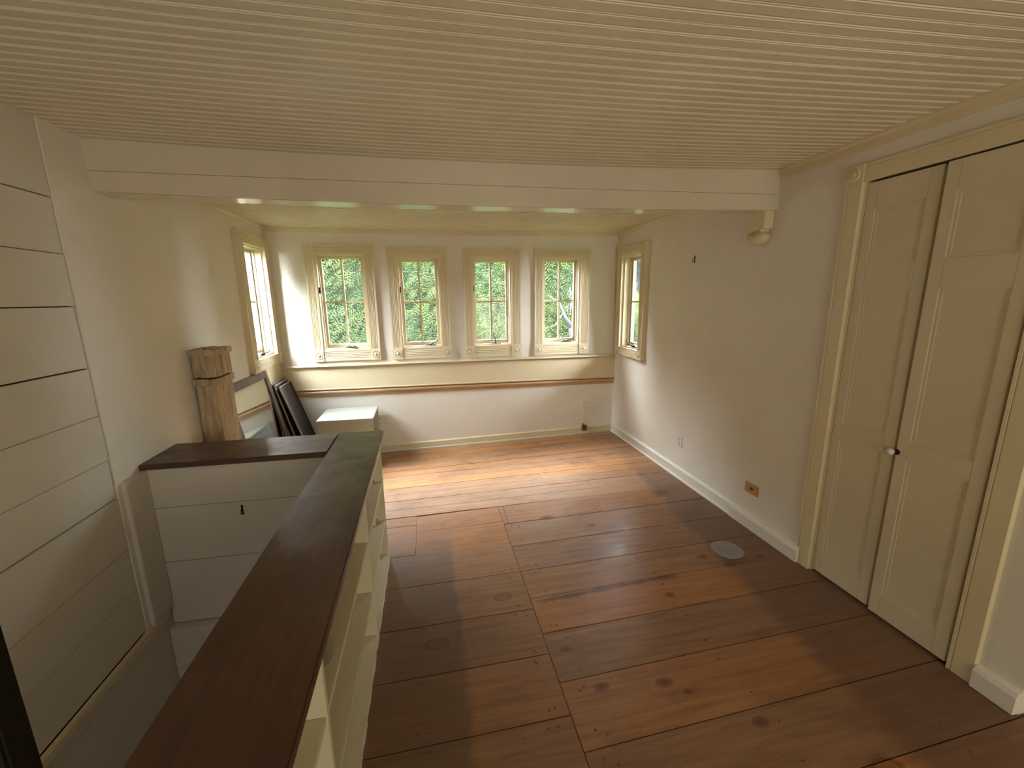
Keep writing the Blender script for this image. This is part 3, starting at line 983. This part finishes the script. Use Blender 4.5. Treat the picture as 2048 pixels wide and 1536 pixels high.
o = empty('phone_jack', (R, 2.21, 0.228), 'ochre plastic phone jack plate low on the right wall by the closet', 'outlet')
put('cover_plate', box(R - 0.006, R, 2.150, 2.262, 0.230, 0.300), M_BRASS, o, bevel=0.002)
put('jack_socket', box(R - 0.0085, R - 0.0055, 2.192, 2.216, 0.255, 0.275), M_RUST, o, bevel=0.001)

o = empty('junction_box', (1.687, D, 0.02), 'small rusty cable box on the baseboard at the right of the back wall', 'box')
put('box_body', box(1.660, 1.714, D - 0.048, D - 0.017, 0.030, 0.092), M_RUST, o, bevel=0.003)
put('cable', MB().tube([(1.676, D - 0.030, 0.09), (1.674, D - 0.022, 0.115), (1.676, D - 0.006, 0.13), (1.676, D - 0.006, 0.27)], 0.0035, 6), M_PLASTER, o)
put('cable_nut', MB().lathe([(.008, 0), (.008, .016), (.005, .022)], lambda a, b, h: (1.676 + a, D - 0.030 + b, 0.092 + h), 8), M_RUST, o)


def hook(fn, loc, label):
    o = empty('wall_hook', loc, label, 'hook')
    put('hook_plate', MB().prism([(-.006, -.026), (.006, -.026), (.004, -.014), (.004, .014), (.006, .026), (-.006, .026), (-.004, .014), (-.004, -.014)], lambda a, b, t: fn(a, b, t), 0.0, 0.003), M_BLACK, o)
    put('hook_arm', MB().tube([fn(0, .010, .003), fn(0, .004, .018), fn(0, -.012, .022), fn(0, -.018, .014)], .0025, 6), M_BLACK, o)


hook(lambda a, b, t: (R - t, 2.988 + a, 1.778 + b), (R, 2.988, 1.75), 'small black hook high on the right wall between window and beam bracket')
hook(lambda a, b, t: (-0.992 + a, SW1 - t, 0.441 + b), (-0.992, SW1, 0.41), 'small black hook on the white half wall in the stairwell')

# ------------------------------------------------------------------ weathered box post
post = empty('box_post', (-1.34, 2.9, 0), 'weathered bare-wood box post with a loose cap block, standing against the left wall', 'post')
PX0, PX1, PY0, PY1 = -1.400, -1.280, 2.770, 3.010


def rough_box(x0, x1, y0, y1, z0, z1, amp, nz=6, seed=1, taper=0.0):
    rr = random.Random(seed)
    mm = MB()
    nx, ny = 5, 6
    ring = [(x0 + (x1 - x0) * i / nx, y0) for i in range(nx)] + [(x1, y0 + (y1 - y0) * i / ny) for i in range(ny)] + \
           [(x1 - (x1 - x0) * i / nx, y1) for i in range(nx)] + [(x0, y1 - (y1 - y0) * i / ny) for i in range(ny)]
    n_ = len(ring)
    cxx, cyy = (x0 + x1) / 2, (y0 + y1) / 2
    vs, fs = [], []
    for k in range(nz + 1):
        t = k / nz
        s_ = 1 + taper * (1 - t)
        for (a, b) in ring:
            dz = rr.uniform(-amp, amp) if k in (0, nz) else 0
            vs.append((cxx + (a - cxx) * s_ + rr.uniform(-amp, amp) * .5, cyy + (b - cyy) * s_ + rr.uniform(-amp, amp) * .5, z0 + (z1 - z0) * t + dz))
    for k in range(nz):
        for i in range(n_):
            j = (i + 1) % n_
            fs.append((k * n_ + i, k * n_ + j, (k + 1) * n_ + j, (k + 1) * n_ + i))
    fs += [tuple(range(n_))[::-1], tuple(nz * n_ + i for i in range(n_))]
    return mm.add(vs, fs)


put('shaft', rough_box(PX0 + .006, PX1 - .004, PY0 + .01, PY1 - .008, -0.02, 1.005, 0.003, 12, 3, 0.0), M_WEATH, post)
put('collar', rough_box(PX0 - .003, PX1 + .008, PY0 - .008, PY1 + .004, 1.005, 1.044, 0.003, 2, 4), M_WEATH, post)
put('corner_batten', rough_box(PX1 - .026, PX1 + .002, PY0 - .002, PY0 + .035, 0.0, 1.003, 0.002, 12, 9), M_WEATH, post)
put('cap_block', rough_box(PX0 + .006, PX1 + .004, PY0 + .008, PY1 - .01, 1.054, 1.185, 0.0035, 3, 5), M_WEATH, post)
put('cap_lip', rough_box(PX0 - .002, PX1 + .014, PY0 - .004, PY1 + .008, 1.185, 1.222, 0.003, 2, 6), M_WEATH, post)
put('batten_strip', rough_box(PX1 + .004, PX1 + .012, PY0 + .09, PY0 + .12, 1.058, 1.183, 0.001, 3, 8), M_WEATH, post)
m = MB()
rr = random.Random(4)
for k in range(9):          # crumbled lumps on the top
    cx_, cy_ = PX0 + .02 + rr.random() * .05, PY0 + rr.random() * .06
    r_ = rr.uniform(.007, .014)
    m.lathe([(r_ * .6, 0), (r_, r_ * .5), (r_ * .7, r_ * 1.1), (.001, r_ * 1.3)], lambda a, b, h: (cx_ + a, cy_ + b, 1.219 + h), 7, False)
put('crumbled_edge', m, M_WEATH, post)
put('knot_ring', MB().lathe([(.016, 0), (.018, .003), (.012, .005), (.008, .001)], lambda q, r, h: (PX1 - .035 + q, PY0 + .009 - h, 1.085 + r), 12), M_WEATH, post)

# dark post at the left edge of the view
npst = empty('newel_post', (-0.64, 0.6, -1.3), 'near-black wooden post at the stair head, cut by the left edge', 'post')
put('post_shaft', box(-0.665, -0.582, 0.56, 0.602, -1.199, 1.40), M_POST, npst, bevel=0.004)
put('post_cap', box(-0.675, -0.572, 0.55, 0.612, 1.40, 1.43), M_POST, npst, bevel=0.004)


# ------------------------------------------------------------------ leaning mirror and screens
def leaning(name, xt, zt, lean, y0, y1, th, fw, mats, label, cat, z0=None, group=None, frame_up=0.0):
    """frame leaning on the left wall: top edge at (xt, zt), foot lean*height nearer the room"""
    zb_ = zf(-1.3, (y0 + y1) / 2) + 0.001 if z0 is None else z0
    h = (zt - zb_) * math.sqrt(1 + lean * lean)
    ax = Vector((-lean, 0, 1)).normalized()      # up along the panel
    nx = Vector((1, 0, lean)).normalized()       # face normal towards the room
    foot = Vector((xt + lean * (zt - zb_), 0, zb_))
    P = lambda q, s, v: tuple(foot + ax * v + nx * q + Vector((0, s, 0)))   # q out, s along y, v up

    def bx(q0, q1, s0, s1, v0, v1):
        return MB().add([P(q, s, v) for q in (q0, q1) for s in (s0, s1) for v in (v0, v1)],
                        [(0, 1, 3, 2), (4, 6, 7, 5), (0, 4, 5, 1), (2, 3, 7, 6), (0, 2, 6, 4), (1, 5, 7, 3)])
    o = empty(name, (foot.x, (y0 + y1) / 2, zb_), label, cat, group)
    for q in ((y0, y0 + fw, 0, h), (y1 - fw, y1, 0, h), (y0 + fw, y1 - fw, h - fw, h), (y0 + fw, y1 - fw, 0, fw)):
        put('frame_bar', bx(-th, 0, *q), mats[0], o, bevel=min(0.003, th * 0.2))
    return o, bx, h


mir, bx_, h_ = leaning('leaning_mirror', -1.386, 0.925, 0.19, 3.08, 3.885, 0.024, 0.062, (M_FRAME,), 'rectangular mirror in a dark wooden frame leaning on the left wall under the window', 'mirror')
put('mirror_glass', bx_(-0.016, -0.010, 3.08 + .060, 3.885 - .060, .060, h_ - .060), M_MIRROR, mir)
put('mirror_backing', bx_(-0.024, -0.017, 3.08 + .060, 3.885 - .060, .060, h_ - .060), M_FRAME, mir)
for i, (xt, zt, ln, y0, y1, lb) in enumerate([
        (-1.374, 0.790, 0.22, 3.905, 4.285, 'rearmost dark window screen of the leaning stack beside the mirror'),
        (-1.345, 0.780, 0.25, 3.912, 4.270, 'middle dark window screen of the leaning stack beside the mirror'),
        (-1.310, 0.755, 0.31, 3.935, 4.245, 'front dark window screen of the leaning stack beside the mirror, mesh facing out')]):
    o, bx_, h_ = leaning('window_screen', xt, zt, ln, y0, y1, 0.013, 0.016, (M_ALU if i < 2 else M_SCREEN,), lb, 'screen', group='window screens leaning by the mirror')
    put('screen_mesh', bx_(-0.009, -0.006, y0 + .014, y1 - .014, .014, h_ - .014), M_SCREEN, o)
    if i == 2:
        put('edge_strip', bx_(-0.012, 0.0015, y0 - 0.0035, y0 + 0.004, 0, h_ + .003), M_ALU, o)
        put('edge_strip', bx_(-0.012, 0.0015, y0, y1 - .03, h_ - 0.003, h_ + .004), M_ALU, o)

# ------------------------------------------------------------------ small white cabinet
CX0, CX1, CY0, CY1, CZ = -1.020, -0.528, 3.836, 4.296, 0.447
zfl = zf(-0.8, 4.1)
cab = empty('small_cabinet', (-0.77, 4.07, zfl), 'small white open-sided cabinet with a glossy top in the back left corner', 'cabinet')
put('cabinet_top', box(CX0, CX1, CY0, CY1, CZ - 0.022, CZ), M_WHITE, cab, bevel=0.003)
put('side_panel', box(CX0 + .004, CX1 - .004, CY0 + .003, CY0 + .021, zfl, CZ - .022), M_WHITE, cab, bevel=0.001)
put('side_panel', box(CX0 + .004, CX1 - .004, CY1 - .021, CY1 - .003, zfl, CZ - .022), M_WHITE, cab, bevel=0.001)
put('back_panel', box(CX0 + .004, CX0 + .014, CY0 + .021, CY1 - .021, zfl, CZ - .022), M_WHITE, cab)
put('shelf', box(CX0 + .014, CX1 - .012, CY0 + .021, CY1 - .021, 0.19, 0.206), M_WHITE, cab)
put('base_shelf', box(CX0 + .014, CX1 - .012, CY0 + .021, CY1 - .021, zfl + .02, zfl + .036), M_WHITE, cab)

# ------------------------------------------------------------------ glass pieces
def dish(name, cx_, cy_, z, r_, label, cat, h=0.018):
    prof = [(r_ * .45, 0), (r_ * .6, .001), (r_ * .85, h * .5), (r_, h), (r_ * .985, h + .002), (r_ * .83, h * .5 + .003), (r_ * .58, .0045), (.002, .004)]
    mm = MB().lathe(prof, lambda a, b, hh: (cx_ + a, cy_ + b, z + hh), 32)
    o = empty(name, (cx_, cy_, z), label, cat)
    put('dish_body', mm, M_CLEAR, o)
    put('dish_rim', MB().tube([(cx_ + r_ * math.cos(k * math.pi / 16), cy_ + r_ * math.sin(k * math.pi / 16), z + h) for k in range(33)], .0022, 6), M_CLEAR, o)
    return o


dish('glass_dish', 1.690, 1.975, 0.002, 0.088, 'clear round glass dish lying on the floorboards before the right wall', 'dish', 0.012)
dish('glass_plate', -0.392, 1.085, 0.5025, 0.088, 'clear glass plate lying on the upper shelf of the bookcase', 'plate', 0.014)

# ------------------------------------------------------------------ outdoors
put('ground_lawn', box(-70, 70, -60, 80, -3.6, -3.4), M_GRASS, kind='structure', label='green ground below the windows')


def crown(cx_, cy_, cz_, rx, ry, rz, nspr, seed, leaf=0.075):
    """sprigs of paired leaflets scattered through an ellipsoid shell"""
    g = np.random.default_rng(seed)
    d = g.normal(size=(nspr, 3))
    d /= np.linalg.norm(d, axis=1)[:, None]
    rad = g.uniform(0.55, 1.0, nspr) ** 0.5
    lump = 1 + 0.16 * np.sin(5 * d[:, 0] + seed) * np.cos(4 * d[:, 2] + seed) + 0.1 * np.sin(9 * d[:, 1])
    c = np.array([cx_, cy_, cz_]) + d * (rad * lump)[:, None] * np.array([rx, ry, rz])
    # sprig axis: outwards, drooping
    ax = d + g.normal(scale=0.45, size=(nspr, 3)) + np.array([0, 0, -0.25])
    ax /= np.linalg.norm(ax, axis=1)[:, None]
    up = g.normal(scale=0.35, size=(nspr, 3)) + np.array([0, -0.4, 1.0])
    sd = np.cross(ax, up)
    sd /= np.linalg.norm(sd, axis=1)[:, None]
    nn = np.cross(sd, ax)
    NP = 6
    V, Fc = [], []
    base = 0
    for k in range(NP):
        for sgn in (-1, 1):
            t = (k + 0.5) / NP * leaf * 4.2
            p0 = c + ax * t + nn * (-(t ** 2) * 0.6)
            dr = sd * sgn * 0.93 + ax * 0.38 + nn * g.normal(scale=0.25, size=(nspr, 1))
            ln = leaf * (1.1 - 0.10 * k) * g.uniform(0.8, 1.2, (nspr, 1))
            wd = ln * 0.17
            a = p0
            b = p0 + dr * ln * 0.45 + ax * wd + nn * 0.006
            e = p0 + dr * ln - nn * 0.014
            f = p0 + dr * ln * 0.45 - ax * wd + nn * 0.006
            V.append(np.stack([a, b, e, f], 1).reshape(-1, 3))
            ids = np.arange(nspr) * 4 + base
            Fc.append(np.stack([ids, ids + 1, ids + 2, ids + 3], 1))
            base += nspr * 4
    return np.concatenate(V), np.concatenate(Fc)


def tree(name, cx_, cy_, cz_, rx, ry, rz, nspr, seed, mat, label, leaf=0.075, trunk=0.12, lean=0.0, cat='tree', core=0.0):
    o = empty(name, (cx_, cy_, -3.4), label, cat)
    V, Fc = crown(cx_, cy_, cz_, rx, ry, rz, nspr, seed, leaf)
    o0 = Vector(o.location)
    me = bpy.data.meshes.new('foliage')
    V = V - np.array(o0)
    me.vertices.add(len(V))
    me.vertices.foreach_set('co', V.astype(np.float32).ravel())
    me.loops.add(len(Fc) * 4)
    me.loops.foreach_set('vertex_index', Fc.astype(np.int32).ravel())
    me.polygons.add(len(Fc))
    me.polygons.foreach_set('loop_start', np.arange(0, len(Fc) * 4, 4, dtype=np.int32))
    me.polygons.foreach_set('loop_total', np.full(len(Fc), 4, dtype=np.int32))
    me.update(calc_edges=True)
    me.materials.append(mat)
    c = bpy.data.objects.new('foliage', me)
    COL.objects.link(c)
    c.parent = o
    c['kind'] = 'stuff'
    if core:
        bm = bmesh.new()
        bmesh.ops.create_icosphere(bm, subdivisions=4, radius=1)
        q_ = random.Random(seed)
        for v in bm.verts:
            n_ = v.co.normalized()
            k_ = core * (1 + .12 * math.sin(7 * n_.x + seed) * math.cos(6 * n_.z) + .10 * math.sin(13 * n_.z + 9 * n_.x) + q_.uniform(-.05, .05))
            v.co = Vector((n_.x * rx, n_.y * ry, n_.z * rz)) * k_ + Vector((cx_, cy_, cz_)) - o0
        im = bpy.data.meshes.new('inner_foliage')
        bm.to_mesh(im)
        bm.free()
        im.materials.append(mat)
        ic = bpy.data.objects.new('inner_foliage', im)
        COL.objects.link(ic)
        ic.parent = o
        ic['kind'] = 'stuff'
    put('trunk', MB().tube([(cx_, cy_, -3.42), (cx_ + lean * .3, cy_, -1.5), (cx_ + lean, cy_, cz_ * .5), (cx_ + lean * 1.4, cy_, cz_ + rz * .4)], [trunk * 1.3, trunk, trunk * .8, trunk * .3], 10), M_BARK, o, shear=False)
    rr_ = random.Random(seed)
    for k in range(5):
        an = rr_.uniform(0, 6.28)
        z_ = cz_ - rz * .4 + k * rz * .25
        put('branch', MB().tube([(cx_ + lean, cy_, z_ - .3), (cx_ + lean + math.cos(an) * rx * .4, cy_ + math.sin(an) * ry * .4, z_ + .2), (cx_ + lean + math.cos(an) * rx * .85, cy_ + math.sin(an) * ry * .85, z_ + .7)],
            [trunk * .5, trunk * .3, trunk * .1], 6), M_BARK, o, shear=False)
    return o


tree('leafy_tree', 0.85, 9.5, 2.3, 3.65, 1.3, 4.3, 38000, 11, M_LEAF_MIX, 'broad feathery tree filling the four back windows with pale green leaves', trunk=0.16, core=0.66)
tree('dense_tree', 0.95, 15.0, 3.6, 5.0, 1.4, 7.4, 18000, 20, M_LEAF_B, 'dense blue-green tree behind the feathery tree outside the back windows', leaf=0.14, trunk=0.25, core=0.93)
tree('leafy_shrub', 9.3, 17.9, -1.4, 1.35, 1.1, 3.2, 4500, 16, M_LEAF_A, 'yellow-green bush low outside the right window', leaf=0.10, trunk=0.08, cat='bush', core=0.9)
for k, (yy, ry_, ll) in enumerate(((-3.2, 2.5, 'tree outside the right wall, towards the front, out of the windows\' view'), (7.0, 4.5, 'added tree blocking light outside the right wall, level with the corner of the room'))):
    tree('leafy_tree', 8.0, yy, 1.6, 2.2, ry_, 4.2, 7500, 31 + k, (M_LEAF_B, M_LEAF_A)[k % 2], ll, leaf=0.13, trunk=0.2, core=0.93)  # trees added to cut low sky light through the right window
for k, (yy, ry_, ll) in enumerate(((-0.95, 2.5, 'tree outside the left wall, towards the front, out of the windows\' view'), (6.1, 2.75, 'added tree blocking light outside the left wall, level with the corner of the room'))):
    tree('leafy_tree', -6.9, yy, 1.5, 1.8, ry_, 3.8, 5000, 36 + k, (M_LEAF_A, M_LEAF_B)[k % 2], ll, leaf=0.13, trunk=0.2, core=0.93)  # unseen trees added to keep low sky light off the right wall
tree('leafy_shrub', 14.5, 2.6, 0.3, 1.8, 3.2, 3.3, 3500, 47, M_LEAF_B, 'low bush far outside the right wall, out of the windows\' view', leaf=0.12, trunk=0.1, cat='bush', core=0.93)  # unseen, added to close the low light gap between the right trees
tree('leafy_shrub', -13.0, 2.6, 0.2, 1.6, 3.2, 3.0, 3500, 48, M_LEAF_A, 'low bush far outside the left wall, out of the windows\' view', leaf=0.12, trunk=0.1, cat='bush', core=0.93)  # unseen, added to stop low light passing between the left trees
tree('thicket', 12.2, 22.5, 2.4, 4.0, 2.0, 5.5, 2600, 45, M_THICKET, 'dim grey thicket in the distance outside the right window', leaf=0.2, trunk=0.2, core=0.9)
bt = empty('bare_tree', (2.416, 6.500, -3.400), 'grey forked tree trunk with bare twigs outside the fourth back window', 'tree')
put('trunk', MB().tube([(2.635, 6.500, -3.420), (2.547, 6.500, -0.345), (2.389, 6.500, 0.841), (2.336, 6.518, 1.061)], [.16, .13, .10, .07], 10), M_BARK, bt, shear=False)
put('branch', MB().tube([(2.354, 6.500, 0.991), (2.196, 6.500, 1.193), (2.091, 6.500, 1.430), (1.915, 6.500, 1.544)], [.05, .035, .022, .01], 8), M_BARK, bt, shear=False)
put('branch', MB().tube([(2.354, 6.500, 1.017), (2.503, 6.500, 1.280), (2.618, 6.500, 1.720)], [.04, .025, .012], 8), M_BARK, bt, shear=False)
put('branch', MB().tube([(2.152, 6.482, 1.254), (2.020, 6.482, 1.061), (1.801, 6.482, 1.017), (1.669, 6.482, 1.236), (1.651, 6.482, 1.500)], [.012, .010, .008, .006, .004], 6), M_BARK, bt, shear=False)

# house added to fill the left window with glare; its dark siding renders white
hs = empty('added_house', (-9, 18, -3.4), 'dark grey clapboard house added outside the left window', 'house')
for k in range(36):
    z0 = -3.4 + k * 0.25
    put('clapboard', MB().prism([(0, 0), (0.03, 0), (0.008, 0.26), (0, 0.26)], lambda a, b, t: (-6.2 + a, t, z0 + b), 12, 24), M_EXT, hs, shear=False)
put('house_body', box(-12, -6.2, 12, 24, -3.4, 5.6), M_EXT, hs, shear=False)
put('roof', MB().prism([(-12.3, 5.5), (-5.9, 5.5), (-9.1, 8.2)], lambda a, b, t: (a, t, b), 11.7, 24.3), M_SHINGLE, hs, shear=False)
